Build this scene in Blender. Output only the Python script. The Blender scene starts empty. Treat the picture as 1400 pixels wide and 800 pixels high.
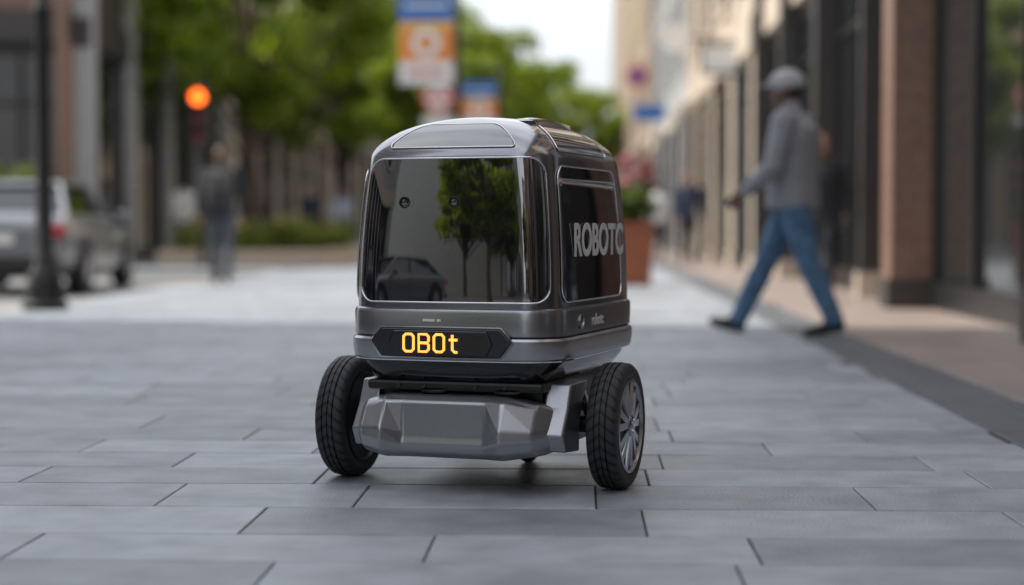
import bpy, bmesh, math, random
import numpy as np
from mathutils import Vector, Matrix
R = math.radians
random.seed(7); np.random.seed(7)
scene = bpy.context.scene
COL = scene.collection

# ------------------------------------------------------------------ materials
def nmat(name, color=(.5,.5,.5), rough=.5, metal=0., var=0., vscale=8., bump=0., bscale=60., ior=1.5,
         coat=0., emis=None, estr=0., island=0., spec=.5, rvar=0.):
    m = bpy.data.materials.new(name); m.use_nodes = True
    nt = m.node_tree; b = nt.nodes['Principled BSDF']
    b.inputs['Base Color'].default_value = (*color,1)
    b.inputs['Roughness'].default_value = rough
    b.inputs['Metallic'].default_value = metal
    b.inputs['IOR'].default_value = ior
    b.inputs['Coat Weight'].default_value = coat
    b.inputs['Specular IOR Level'].default_value = spec
    if emis:
        b.inputs['Emission Color'].default_value = (*emis,1); b.inputs['Emission Strength'].default_value = estr
    tc = nt.nodes.new('ShaderNodeTexCoord')
    if var>0 or island>0:
        n = nt.nodes.new('ShaderNodeTexNoise'); n.inputs['Scale'].default_value = vscale; n.inputs['Detail'].default_value = 8
        nt.links.new(tc.outputs['Object'], n.inputs['Vector'])
        mr = nt.nodes.new('ShaderNodeMapRange'); mr.inputs['From Min'].default_value=.25; mr.inputs['From Max'].default_value=.75
        mr.inputs['To Min'].default_value = 1-var; mr.inputs['To Max'].default_value = 1+var
        nt.links.new(n.outputs['Fac'], mr.inputs['Value'])
        val = mr.outputs['Result']
        if island>0:
            g = nt.nodes.new('ShaderNodeNewGeometry')
            m2 = nt.nodes.new('ShaderNodeMapRange'); m2.inputs['To Min'].default_value=1-island; m2.inputs['To Max'].default_value=1+island
            nt.links.new(g.outputs['Random Per Island'], m2.inputs['Value'])
            mu = nt.nodes.new('ShaderNodeMath'); mu.operation='MULTIPLY'
            nt.links.new(val, mu.inputs[0]); nt.links.new(m2.outputs['Result'], mu.inputs[1]); val = mu.outputs[0]
        vm = nt.nodes.new('ShaderNodeVectorMath'); vm.operation='SCALE'
        vm.inputs[0].default_value = color
        nt.links.new(val, vm.inputs['Scale']); nt.links.new(vm.outputs[0], b.inputs['Base Color'])
    if rvar>0:
        n3 = nt.nodes.new('ShaderNodeTexNoise'); n3.inputs['Scale'].default_value = vscale*.6; n3.inputs['Detail'].default_value=4
        nt.links.new(tc.outputs['Object'], n3.inputs['Vector'])
        m3 = nt.nodes.new('ShaderNodeMapRange'); m3.inputs['From Min'].default_value=.3; m3.inputs['From Max'].default_value=.7
        m3.inputs['To Min'].default_value=max(0,rough-rvar); m3.inputs['To Max'].default_value=rough+rvar
        nt.links.new(n3.outputs['Fac'], m3.inputs['Value']); nt.links.new(m3.outputs['Result'], b.inputs['Roughness'])
    if bump>0:
        n2 = nt.nodes.new('ShaderNodeTexNoise'); n2.inputs['Scale'].default_value=bscale; n2.inputs['Detail'].default_value=5
        nt.links.new(tc.outputs['Object'], n2.inputs['Vector'])
        bp = nt.nodes.new('ShaderNodeBump'); bp.inputs['Strength'].default_value=bump; bp.inputs['Distance'].default_value=.01
        nt.links.new(n2.outputs['Fac'], bp.inputs['Height']); nt.links.new(bp.outputs['Normal'], b.inputs['Normal'])
    return m

def leafmat(name, c1, c2, tr=.35):
    m = bpy.data.materials.new(name); m.use_nodes=True
    nt=m.node_tree; b=nt.nodes['Principled BSDF']; out=nt.nodes['Material Output']
    g=nt.nodes.new('ShaderNodeNewGeometry'); mx=nt.nodes.new('ShaderNodeMix'); mx.data_type='RGBA'
    mx.inputs[6].default_value=(*c1,1); mx.inputs[7].default_value=(*c2,1)
    nt.links.new(g.outputs['Random Per Island'], mx.inputs[0])
    nt.links.new(mx.outputs[2], b.inputs['Base Color']); b.inputs['Roughness'].default_value=.5
    t=nt.nodes.new('ShaderNodeBsdfTranslucent'); 
    vm=nt.nodes.new('ShaderNodeVectorMath'); vm.operation='MULTIPLY'; vm.inputs[1].default_value=(2.3,2.1,.8)
    nt.links.new(mx.outputs[2], vm.inputs[0]); nt.links.new(vm.outputs[0], t.inputs['Color'])
    ms=nt.nodes.new('ShaderNodeMixShader'); ms.inputs[0].default_value=tr
    nt.links.new(b.outputs[0], ms.inputs[1]); nt.links.new(t.outputs[0], ms.inputs[2]); nt.links.new(ms.outputs[0], out.inputs['Surface'])
    return m

M = {}
M['paver'] = nmat('paver_stone',(.325,.352,.39),.44,var=.24,vscale=6,bump=.5,bscale=110,island=.22,rvar=.12)
M['paver_dark'] = nmat('paver_dark_stone',(.125,.135,.15),.5,var=.15,vscale=5,bump=.3,bscale=90,island=.12)
M['paver_brown'] = nmat('paver_brown_stone',(.34,.275,.245),.45,var=.15,vscale=3,bump=.3,bscale=80,island=.08)
M['mortar'] = nmat('mortar',(.06,.06,.065),.9,var=.3,vscale=20)
M['asphalt'] = nmat('asphalt',(.26,.26,.26),.85,var=.2,vscale=3,bump=.4,bscale=120)
M['ground'] = nmat('ground_soil',(.2,.2,.2),.9,var=.2,vscale=.5)
M['kerb'] = nmat('kerb_granite',(.36,.36,.36),.7,var=.15,vscale=30,bump=.2)
M['white'] = nmat('white_paint',(.75,.75,.74),.5,var=.08,vscale=10)
M['brownstone'] = nmat('brown_stone',(.22,.135,.10),.45,var=.35,vscale=16,bump=.3,bscale=40)
M['darkstone'] = nmat('dark_stone',(.055,.048,.045),.5,var=.2,vscale=6,bump=.2)
M['beige'] = nmat('beige_limestone',(.56,.47,.38),.75,var=.12,vscale=4,bump=.2)
M['pink'] = nmat('pink_brick',(.38,.28,.23),.8,var=.18,vscale=9,bump=.3)
M['greyst'] = nmat('grey_stone',(.40,.40,.40),.8,var=.12,vscale=4,bump=.2)
M['tan'] = nmat('tan_stucco',(.50,.40,.30),.85,var=.1,vscale=4,bump=.2)
M['frame'] = nmat('window_frame_black',(.018,.018,.02),.35,var=.1)
M['glass'] = nmat('window_glass',(.018,.02,.022),.025,ior=2.3,var=.3,vscale=.6)
M['glass2'] = nmat('window_glass_far_hazed',(.14,.15,.16),.06,ior=2.1,var=.3,vscale=.6)  # paler than the near glass: bright distance haze put into the pane colour
M['bark'] = nmat('bark',(.12,.09,.07),.9,var=.3,vscale=12,bump=.8,bscale=25)
M['leaf'] = leafmat('tree_leaves',(.07,.135,.014),(.24,.30,.03),.45)
M['leaf2'] = leafmat('shrub_leaves',(.05,.10,.018),(.15,.2,.03))
M['petal'] = leafmat('pink_petals',(.55,.12,.35),(.7,.35,.5),.2)
M['petal2'] = leafmat('yellow_petals',(.6,.5,.08),(.5,.45,.2),.2)
M['black'] = nmat('black_iron',(.012,.012,.013),.4,var=.2,bump=.05)
M['terra'] = nmat('terracotta',(.32,.10,.045),.7,var=.15,vscale=6,bump=.2)
M['soil'] = nmat('soil',(.04,.03,.02),.95,var=.3,bump=.5)

# ------------------------------------------------------------------ helpers
def link(o, parent=None):
    COL.objects.link(o)
    if parent: o.parent = parent
    return o
def empty(name, loc=(0,0,0), rot=0, scale=1):
    e = bpy.data.objects.new(name,None); e.empty_display_size=.3
    e.location=loc; e.rotation_euler=(0,0,rot); e.scale=(scale,)*3
    COL.objects.link(e); return e
def mesh_obj(name, verts, faces, mats, parent=None, mi=None, smooth=False):
    me = bpy.data.meshes.new(name); me.from_pydata([tuple(v) for v in verts],[],[tuple(f) for f in faces])
    for m in (mats if isinstance(mats,(list,tuple)) else [mats]): me.materials.append(m)
    if mi is not None: me.polygons.foreach_set('material_index', list(mi))
    if smooth: me.polygons.foreach_set('use_smooth',[True]*len(me.polygons))
    me.update()
    return link(bpy.data.objects.new(name,me),parent)
def fixn(o):
    bmm=bmesh.new(); bmm.from_mesh(o.data); bmesh.ops.recalc_face_normals(bmm,faces=bmm.faces); bmm.to_mesh(o.data); bmm.free()
class Boxes:
    def __init__(s): s.v=[]; s.f=[]
    def box(s,x0,x1,y0,y1,z0,z1):
        n=len(s.v)
        s.v += [(x0,y0,z0),(x1,y0,z0),(x1,y1,z0),(x0,y1,z0),(x0,y0,z1),(x1,y0,z1),(x1,y1,z1),(x0,y1,z1)]
        s.f += [(n,n+3,n+2,n+1),(n+4,n+5,n+6,n+7),(n,n+1,n+5,n+4),(n+1,n+2,n+6,n+5),(n+2,n+3,n+7,n+6),(n+3,n,n+4,n+7)]
    def obj(s,name,mat,parent=None,bevel=0):
        o=mesh_obj(name,s.v,s.f,mat,parent)
        if bevel:
            b=o.modifiers.new('bevel','BEVEL'); b.width=bevel; b.segments=2; b.limit_method='ANGLE'
        return o
def box_obj(name,dims,mat,parent=None,bevel=0):
    b=Boxes(); b.box(*dims); return b.obj(name,mat,parent,bevel)
def lathe(name, prof, mat, parent=None, seg=24, axis='Z', loc=(0,0,0), smooth=True, sharp=None):
    v=[];f=[]
    for (r,z) in prof:
        for i in range(seg):
            a=2*math.pi*i/seg; c,s=r*math.cos(a),r*math.sin(a)
            v.append((c,s,z) if axis=='Z' else ((z,c,s) if axis=='X' else (s,z,c)))
    for j in range(len(prof)-1):
        for i in range(seg):
            k=(i+1)%seg; f.append((j*seg+i,j*seg+k,(j+1)*seg+k,(j+1)*seg+i))
    f.append(tuple(range(seg))[::-1]); f.append(tuple(range((len(prof)-1)*seg,len(prof)*seg)))
    o=mesh_obj(name,v,f,mat,parent,smooth=smooth); o.location=loc
    if smooth:
        try: o.data.set_sharp_from_angle(angle=R(sharp or 35))
        except Exception: pass
    return o
def tube(name, pts, rad, mat, parent=None, cyclic=False):
    c=bpy.data.curves.new(name,'CURVE'); c.dimensions='3D'; c.bevel_depth=rad; c.bevel_resolution=3
    sp=c.splines.new('POLY'); sp.points.add(len(pts)-1)
    for p,q in zip(sp.points,pts): p.co=(*q,1)
    sp.use_cyclic_u=cyclic; c.materials.append(mat)
    return link(bpy.data.objects.new(name,c),parent)
def text(name, s, size, mat, parent, loc, rot, extrude=.001, offset=0., align='LEFT', spacing=1.):
    c=bpy.data.curves.new(name,'FONT'); c.body=s; c.size=size; c.extrude=extrude; c.offset=offset; c.align_x=align
    c.space_character=spacing; c.materials.append(mat)
    o=link(bpy.data.objects.new(name,c),parent); o.location=loc; o.rotation_euler=rot; return o

# ------------------------------------------------------------------ ground
mesh_obj('ground',[(-900,-900,-.16),(900,-900,-.16),(900,1500,-.16),(-900,1500,-.16)],[(0,1,2,3)],M['ground'])
mesh_obj('road',[(-60,-60,-.12),(-4.7,-60,-.12),(-4.7,27.1,-.12),(-60,27.1,-.12)],[(0,1,2,3)],M['asphalt'])
bx=Boxes(); bx.box(-4.62,3.4,-60,130,-.15,-.006); bx.box(-60,-4.62,27.2,130,-.15,-.0062); bx.box(-22,-9.7,-60,12.4,-.15,-.0064)
bx.obj('pavement_bed',M['mortar'])
kb=Boxes()
y=-60.
while y<26.9:
    kb.box(-4.76,-4.622,y,y+.985,-.15,.0); y+=1.
x=-4.77
while x>-59:
    kb.box(x-.985,x,27.05,27.19,-.15,.0); x-=1.
y=-60.
while y<12.: kb.box(-9.7,-9.56,y,y+.985,-.15,0.); y+=1.
kb.obj('kerb',M['kerb'],bevel=.01)
mk=Boxes()
for i in range(10): mk.box(-4.95,-4.85,-30+i*6,-27+i*6,-.119,-.116)
mk.obj('road_marking',M['white'])

def slabs(name,x0,x1,y0,y1,row,wmin,wmax,mat,gap=.007):
    v=[];f=[];y=y0; b=.0025
    while y<y1:
        h=row*random.choice((.75,1.,1.,1.2)); x=x0-random.random()*wmax
        while x<x1:
            w=random.uniform(wmin,wmax); a=max(x,x0); c=min(x+w,x1)
            if c-a>.06:
                n=len(v); g=gap/2; t=[random.uniform(-.001,.001) for _ in range(4)]
                xa,xb,ya,yb=a+g,c-g,y+g,y+h-g
                v+=[(xa,ya,-.011),(xb,ya,-.011),(xb,yb,-.011),(xa,yb,-.011),
                    (xa,ya,-b),(xb,ya,-b),(xb,yb,-b),(xa,yb,-b),
                    (xa+b,ya+b,t[0]),(xb-b,ya+b,t[1]),(xb-b,yb-b,t[2]),(xa+b,yb-b,t[3])]
                f.append((n+8,n+9,n+10,n+11))
                for k in range(4):
                    q=(k+1)%4; f.append((n+k,n+q,n+4+q,n+4+k)); f.append((n+4+k,n+4+q,n+8+q,n+8+k))
            x+=w
        y+=h
    return mesh_obj(name,v,f,mat)
slabs('pavement',-4.62,1.38,-12,60,.31,.42,.95,M['paver'],.0048)
slabs('pavement',-4.62,1.38,60,130,1.2,1.5,2,M['paver'],.01)
slabs('pavement',-4.62,2.9,-60,-12,1.2,1.5,2,M['paver'],.01)
slabs('pavement_band',1.38,1.74,-12,60,.9,.36,.36,M['paver_dark'])
slabs('shopfront_pavement',1.74,3.3,-12,60,.6,.6,.9,M['paver_brown'],.004)
slabs('shopfront_pavement',1.38,3.3,60,130,1.2,.8,1.,M['paver_brown'],.004)
slabs('pavement',-30,-4.76,27.2,100,.8,.8,1.2,M['paver'],.008)

# ------------------------------------------------------------------ buildings
def building(name,x,y,rot,length,depth,height,bay,gf,storey,wall,fas=None,pw=.6,glass='glass',awn=None,win_frac=.62,z0=0,rec=.1,proj=0.,pier=None):
    root=empty(name,(x,y,z0),rot); fas=fas or wall
    W=Boxes();G=Boxes();F=Boxes();C=Boxes();PR=Boxes()
    W.box(-.02,length+.02,.45,depth,-.15,height)
    nb=max(1,round(length/bay)); bw=length/nb
    for i in range(nb+1):
        cx=i*bw; a=max(0,cx-pw/2); b=min(length,cx+pw/2)
        PR.box(a,b,-proj,.449,-.15,height-.003)
        C.box(a-.02,b+.02,-proj-.03,.2,-.14,.25)
    C.box(-.01,length+.01,-.06,.3,gf,gf+.55)
    C.box(-.05,length+.05,-.3-proj,.46,height-.4,height+.1)
    C.box(-.03,length+.03,-.12,.3,height-.75,height-.403)
    for i in range(nb):
        a=i*bw+pw/2; b=(i+1)*bw-pw/2
        F.box(a,b,rec*.5,.44,-.14,.22)
        G.box(a,b,rec,rec+.04,.22,gf)
        for t in (0.,.33,.66,1.):
            cx=a+(b-a)*t; F.box(max(a,cx-.035),min(b,cx+.035),rec-.05,rec-.003,.221,gf-.01)
        F.box(a+.036,b-.036,rec-.045,rec-.004,2.85,2.93)
        F.box(a+.04,b-.04,rec-.04,rec-.005,gf-.25,gf-.012)
        z=gf+.55
        while z+storey<height-.5:
            ww=(b-a)*win_frac; ca=(a+b)/2; wl,wr=ca-ww/2,ca+ww/2
            zb,zt=z+.75,z+storey-.35
            W.box(a,wl,.05,.448,z,z+storey); W.box(wr,b,.05,.448,z,z+storey)
            W.box(wl,wr,.052,.448,z,zb); W.box(wl,wr,.052,.448,zt,z+storey)
            G.box(wl,wr,.2,.24,zb,zt)
            F.box(ca-.03,ca+.03,.14,.198,zb,zt); F.box(wl,wr,.15,.197,(zb+zt)/2+.3,(zb+zt)/2+.36)
            F.box(wl,wl+.06,.13,.199,zb,zt); F.box(wr-.06,wr,.13,.199,zb,zt)
            C.box(wl-.08,wr+.08,-.04,.12,zb-.1,zb-.002)
            C.box(wl-.08,wr+.08,.0,.12,zt+.002,zt+.16)
            z+=storey
        W.box(a,b,.05,.447,z,height-.01)
        if awn and i%2==0:
            v=[(a,-1.0,gf-.75),(b,-1.0,gf-.75),(b,-.07,gf+.05),(a,-.07,gf+.05),(a,-1.0,gf-.95),(b,-1.0,gf-.95)]
            mesh_obj('awning',v,[(0,1,2,3),(4,5,1,0),(0,3,4),(1,5,2)],awn,root)
    W.obj('walls',wall,root); PR.obj('piers',pier or wall,root); G.obj('windows',M[glass],root); F.obj('window_frames',M['frame'],root); C.obj('cornices',fas,root)
    return root
M['awn']=nmat('awning_canvas',(.55,.46,.36),.8,var=.1); M['awn2']=nmat('awning_canvas_dark',(.25,.06,.05),.8,var=.1)
NW=-R(90)
building('shop_building',2.94,14.95,NW,47,14,9,5.4,3.6,3.3,M['brownstone'],M['darkstone'],pw=.84,proj=.30)
building('entrance_building',3.0,16.70,NW,1.72,14,9,1.7,3.6,3.3,M['darkstone'],M['darkstone'],pw=.12)
building('stone_building',2.95,27.0,NW,10.27,14,11,3.4,3.7,3.3,M['beige'],M['beige'],pw=.30,proj=.2,pier=M['darkstone'])
building('brick_building',2.75,43,NW,15.9,14,14,3.9,3.5,3.2,M['beige'],M['beige'],pw=.8,glass='glass2',awn=M['awn'])
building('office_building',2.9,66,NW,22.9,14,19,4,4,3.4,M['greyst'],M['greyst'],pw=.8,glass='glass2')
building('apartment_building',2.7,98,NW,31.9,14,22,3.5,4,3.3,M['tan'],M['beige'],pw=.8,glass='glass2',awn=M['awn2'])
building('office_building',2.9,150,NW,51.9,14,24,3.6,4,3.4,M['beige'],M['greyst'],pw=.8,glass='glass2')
PW=R(90)
building('corner_building',-26,30,0,17.0,12,6.0,2.4,4.0,3.2,M['brownstone'],M['darkstone'],pw=.4,proj=.12)
building('shop_building',-8.75,30.3,PW,11.6,.6,6.0,2.9,3.9,3.2,M['darkstone'],M['darkstone'],pw=.5,proj=.1,pier=M['greyst'])
building('brick_building',-9.2,42.2,PW,20,14,7,3.6,3.8,3.2,M['beige'],M['beige'],pw=.9,glass='glass')
building('stone_building',-9.0,62.4,PW,30,14,9,3,4,3.3,M['beige'],M['greyst'],pw=.7,glass='glass2')
building('office_building',-9.2,92.6,PW,60,14,14,3.3,4,3.4,M['greyst'],M['greyst'],pw=.6,glass='glass2')
building('department_store',-11.5,-5.5,PW,19.0,14,16,2.6,3.2,3.0,M['greyst'],M['beige'],pw=.5)
building('department_store',-11.5,-60,PW,42,14,15,2.8,3.4,3.2,M['greyst'],M['beige'],pw=.6)
building('stone_building',-40,-26,PW,26,14,8,3.0,3.2,3.0,M['greyst'],M['beige'],pw=.6)
building('office_building',5,-60,R(180),9,14,20,3,4.2,3.4,M['beige'],M['greyst'],pw=.6)

# ------------------------------------------------------------------ trees
def frustum(v,f,mi,p,q,r0,r1,seg=7,m=0):
    p=np.array(p,float);q=np.array(q,float);d=q-p;d/=np.linalg.norm(d)+1e-9
    u=np.cross(d,[.3,.9,.1]);u/=np.linalg.norm(u);w=np.cross(d,u);n=len(v)
    for c,r in ((p,r0),(q,r1)):
        for i in range(seg):
            a=2*math.pi*i/seg; v.append(tuple(c+r*(u*math.cos(a)+w*math.sin(a))))
    for i in range(seg):
        k=(i+1)%seg; f.append((n+i,n+k,n+seg+k,n+seg+i)); mi.append(m)
def leaves(v,f,mi,centre,rad,count,size,m=1,squash=.75):
    for _ in range(count):
        d=np.random.normal(size=3); d/=np.linalg.norm(d); rr=rad*np.random.rand()**.45
        c=np.array(centre)+d*rr*np.array([1,1,squash])
        n=np.random.normal(size=3)+np.array([-.5,-.2,.9]); n/=np.linalg.norm(n)
        u=np.cross(n,np.random.normal(size=3)); u/=np.linalg.norm(u); w=np.cross(n,u)
        s=size*(.6+.8*np.random.rand()); k=len(v)
        v += [tuple(c-u*s),tuple(c-w*s*.45+n*s*.1),tuple(c+u*s),tuple(c+w*s*.45+n*s*.1)]
        f.append((k,k+1,k+2,k+3)); mi.append(m)
def tree_mesh(seed,trunk=3.0,height=8.,cr=3.,clumps=46,per=190,leaf=.13):
    random.seed(seed);np.random.seed(seed)
    v=[];f=[];mi=[]
    pts=[(0,0,-.1),(0.02,0,.3),(.05,.03,trunk*.5),(-.03,.05,trunk),(.06,.0,trunk+ (height-trunk)*.4),(0,0,height-.8)]
    rs=[.22,.14,.12,.10,.07,.02]
    for i in range(5): frustum(v,f,mi,pts[i],pts[i+1],rs[i],rs[i+1],10)
    cz=(trunk+height)/2+.1; hz=(height-trunk)/2
    for i in range(clumps):
        d=np.random.normal(size=3); d/=np.linalg.norm(d); k=.35+.65*np.random.rand()**.6
        lob=1+.22*math.sin(3*math.atan2(d[1],d[0])+seed)
        c=(d[0]*cr*k*lob,d[1]*cr*k*lob,cz+d[2]*hz*k*.9)
        st=(0,0,trunk*.85+random.random()*(height-trunk)*.35)
        mid=tuple((np.array(st)*.55+np.array(c)*.45)+np.array([0,0,.15]))
        frustum(v,f,mi,st,mid,.045,.028,5); frustum(v,f,mi,mid,c,.028,.008,5)
        leaves(v,f,mi,c,random.uniform(.4,.85),per,leaf)
    me=bpy.data.meshes.new('tree'); me.from_pydata(v,[],f); me.materials.append(M['bark']); me.materials.append(M['leaf'])
    me.polygons.foreach_set('material_index',mi); me.update(); return me
T1=tree_mesh(3,2.3,7.4,3.1,64,210,.135); T2=tree_mesh(11,2.2,7.4,2.7,54,210,.135)
def tree(x,y,rot,sc,me,z=0):
    o=bpy.data.objects.new('street_tree',me); o.location=(x,y,z); o.rotation_euler=(0,0,rot); o.scale=(sc,)*3; COL.objects.link(o)
tree(-6.7,35,0,1.,T1); tree(-3.7,46.5,1,.9,T2); tree(-4.1,58,2.2,1.1,T1); tree(-4.6,72,4,1.2,T2); tree(-4,90,.5,1.3,T1)
tree(-6.9,50,3,1.05,T2); tree(.9,100,1.4,1.25,T2); tree(-8.4,-10,2,1.,T1,-.1); tree(-13.,-14.5,.3,1.0,T2,-.1); tree(-10.5,-17,.9,.8,T2,-.1); tree(-1.4,-24,4,1.,T1); tree(-3,-34,1,1.1,T2); tree(-24,-9,1,1.1,T1,-.1)

def shrub(name,x,y,z,spots,leaf=.06,per=140,petals=None,mat2='petal2'):
    v=[];f=[];mi=[]
    for (a,b,c,r) in spots:
        frustum(v,f,mi,(a,b,0),(a,b,c),.012,.006,5,0)
        leaves(v,f,mi,(a,b,c),r,per,leaf,1,.8)
        if petals: leaves(v,f,mi,(a,b,c+r*.35),r*.9,petals,leaf*.7,2,.6)
    o=mesh_obj(name,v,f,[M['bark'],M['leaf2'],M[mat2]],mi=mi); o.location=(x,y,z); return o
def bed(x0,x1,y0,y1,h,mat,name='planter_bed'):
    r=empty(name,((x0+x1)/2,(y0+y1)/2,0)); hx=(x1-x0)/2; hy=(y1-y0)/2; b=Boxes()
    b.box(-hx,hx,-hy,-hy+.18,0,h); b.box(-hx,hx,hy-.18,hy,0,h); b.box(-hx,-hx+.18,-hy+.181,hy-.181,0,h-.002); b.box(hx-.18,hx,-hy+.181,hy-.181,0,h-.002)
    b.obj('kerbstones',mat,r,.02); box_obj('soil',(-hx+.17,hx-.17,-hy+.17,hy-.17,0,h-.07),M['soil'],r); return r
bed(-7.6,-4.5,30.5,36.5,.28,M['tan'])
random.seed(5)
shrub('shrub_bed',-6.05,33.3,.2,[(random.uniform(-1.3,1.3),random.uniform(-2.4,2.4),random.uniform(.15,.5),random.uniform(.25,.45)) for _ in range(36)],petals=34)
bed(-10.4,-8.95,28.3,29.4,.75,M['greyst'],'stone_planter')
shrub('hedge',-9.7,28.85,.7,[(random.uniform(-.5,.5),random.uniform(-.3,.3),random.uniform(.1,.9),.35) for _ in range(14)])
shrub('hedge',-11.,29.2,0,[(random.uniform(-.5,.5),random.uniform(-.4,.4),random.uniform(.3,1.9),.4) for _ in range(18)])
bed(-14.5,-12.6,28.2,29.4,.6,M['greyst'],'stone_planter')
shrub('hedge',-13.5,28.8,.5,[(random.uniform(-.7,.7),random.uniform(-.3,.3),random.uniform(.2,1.0),.35) for _ in range(14)])
pl=empty('flower_planter',(.62,20.4,0))
def taper(name,b,t,z0,z1,mat,parent):
    v=[(-b,-b,z0),(b,-b,z0),(b,b,z0),(-b,b,z0),(-t,-t,z1),(t,-t,z1),(t,t,z1),(-t,t,z1)]
    o=mesh_obj(name,v,[(0,3,2,1),(4,5,6,7),(0,1,5,4),(1,2,6,5),(2,3,7,6),(3,0,4,7)],mat,parent)
    m=o.modifiers.new('b','BEVEL'); m.width=.012; m.segments=2; return o
taper('pot',.24,.27,0,.68,M['terra'],pl); taper('rim',.285,.285,.68,.75,M['terra'],pl)
random.seed(9)
s=shrub('flowers',0,0,.7,[(random.uniform(-.25,.28),random.uniform(-.2,.2),random.uniform(.1,.5),random.uniform(.1,.17)) for _ in range(20)],leaf=.045,per=110,petals=0,mat2='petal'); s.parent=pl
s=shrub('blossoms',0,0,.7,[(random.uniform(-.1,.3),random.uniform(-.2,.2),random.uniform(.45,.8),random.uniform(.06,.1)) for _ in range(11)],leaf=.04,per=25,petals=90,mat2='petal'); s.parent=pl

# ------------------------------------------------------------------ street furniture
lp=empty('street_lamp',(-4.42,14.0,0))
lathe('post',[(.19,0),(.19,.06),(.165,.08),(.15,.2),(.135,.3),(.10,.36),(.085,.42),(.10,.45),(.075,.5),(.062,1.2),(.058,2.4),(.075,2.44),(.075,2.5),(.052,2.54),(.045,4.1),(.07,4.14),(.03,4.2)],M['black'],lp,20)
lathe('lantern',[(.03,4.2),(.12,4.24),(.2,4.7),(.22,4.72),(.1,4.9),(.02,5.05)],M['frame'],lp,8,smooth=False)
M['amber']=nmat('amber_signal',(.8,.15,.01),.4,emis=(1,.13,.01),estr=5)
M['reddim']=nmat('signal_lens_dim',(.12,.01,.01),.3)
tl=empty('traffic_light',(-6.55,29.6,0))
lathe('post',[(.09,0),(.07,.1),(.05,.4),(.045,3.3),(.02,3.32)],M['black'],tl,12)
box_obj('housing',(-.16,.16,-.28,-.06,2.1,3.1),M['frame'],tl,.03)
for i,(z,m) in enumerate(((2.94,'amber'),(2.6,'reddim'),(2.27,'reddim'))):
    lathe('lens_%d'%i,[(.12,-.30),(.10,-.315),(.02,-.32)],M[m],tl,16,axis='Y',loc=(0,0,z))
    v=[];f=[]
    for k in range(13):
        a=math.pi*k/12; v+=[(.13*math.cos(a),-.28,z+.13*math.sin(a)),(.135*math.cos(a),-.42,z+.135*math.sin(a))]
        if k: f.append((2*k-2,2*k-1,2*k+1,2*k))
    mesh_obj('visor_%d'%i,v,f,M['frame'],tl)
M['blue']=nmat('sign_blue',(.03,.17,.52),.5,var=.05); M['orange']=nmat('sign_orange',(.8,.27,.06),.5,var=.1,vscale=3)
M['red']=nmat('sign_red',(.55,.03,.02),.5,var=.05); M['signw']=nmat('sign_white',(.8,.8,.78),.5,var=.05); M['yel']=nmat('sign_yellow',(.75,.48,.13),.5)
M['steel']=nmat('galvanised_steel',(.3,.3,.31),.45,metal=.8,var=.1)
def disc(name,x,y,z,r,mat,parent):
    lathe(name,[(r,-.004),(r,.004)],mat,parent,32,axis='Y',loc=(x,y,z))
def banner(x,y,w,z0,z1,side=-1):
    b=empty('street_banner',(x,y,0)); h=z1-z0; a,c=(-.06-w,-.06) if side<0 else (.06,.06+w)
    lathe('post',[(.1,0),(.08,.1),(.05,.5),(.045,z1+.4),(.01,z1+.45)],M['black'],b,12)
    for z in (z0-.03,z1+.03): tube('bracket',[(0,0,z),(a if side<0 else c,0,z)],.015,M['black'],b)
    box_obj('cloth_top',(a,c,-.008,.008,z0+h*.66,z1),M['blue'],b); box_obj('cloth_middle',(a,c,-.0085,.0085,z0+h*.24,z0+h*.66),M['orange'],b)
    box_obj('cloth_bottom',(a,c,-.008,.008,z0,z0+h*.24),M['signw'],b)
    m=(a+c)/2
    disc('emblem_ring',m,-.012,z0+h*.43,w*.27,M['signw'],b); disc('emblem_dot',m,-.018,z0+h*.43,w*.14,M['orange'],b)
    box_obj('stripe_1',(a+.08,c-.08,-.014,-.009,z0+h*.80,z0+h*.84),M['signw'],b); box_obj('stripe_2',(a+.02,c-.02,-.014,-.009,z0+h*.57,z0+h*.655),M['yel'],b)
    box_obj('stripe_3',(a+.12,c-.12,-.014,-.009,z0+h*.1,z0+h*.14),M['red'],b)
banner(-1.76,25,.8,2.78,4.18)
banner(-1.85,40,.8,3.0,4.1)
ts=empty('traffic_sign',(-2.78,34,0)); lathe('post',[(.035,0),(.035,3.75),(.01,3.77)],M['steel'],ts,10)
disc('plate',0,-.045,3.28,.33,M['red'],ts); disc('face',0,-.055,3.28,.25,M['signw'],ts); box_obj('bar',(-.2,.2,-.066,-.06,3.22,3.34),M['red'],ts); box_obj('plate_lower',(-.3,.3,-.05,-.042,2.7,2.9),M['signw'],ts)
ps=empty('projecting_sign',(2.9,35,0)); tube('bracket',[(0,0,4.55),(-1.0,0,4.55)],.02,M['black'],ps); disc('plate',-.93,-.03,4.55,.3,M['signw'],ps)
ps=empty('traffic_sign',(1.55,45,0)); lathe('post',[(.05,0),(.04,5.1),(.01,5.12)],M['steel'],ps,10)
disc('plate',0,-.06,4.65,.28,M['red'],ps); disc('face',0,-.07,4.65,.15,M['blue'],ps); box_obj('blue_plate',(-.1,.75,-.05,-.03,3.5,3.9),M['blue'],ps)
ps=empty('projecting_sign',(2.9,29.5,0)); tube('bracket',[(0,0,3.9),(-.8,0,3.9)],.02,M['black'],ps); box_obj('plate',(-.8,-.1,-.03,.03,3.3,3.85),M['frame'],ps); box_obj('panel',(-.75,-.15,-.036,-.031,3.35,3.8),M['signw'],ps)

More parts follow.
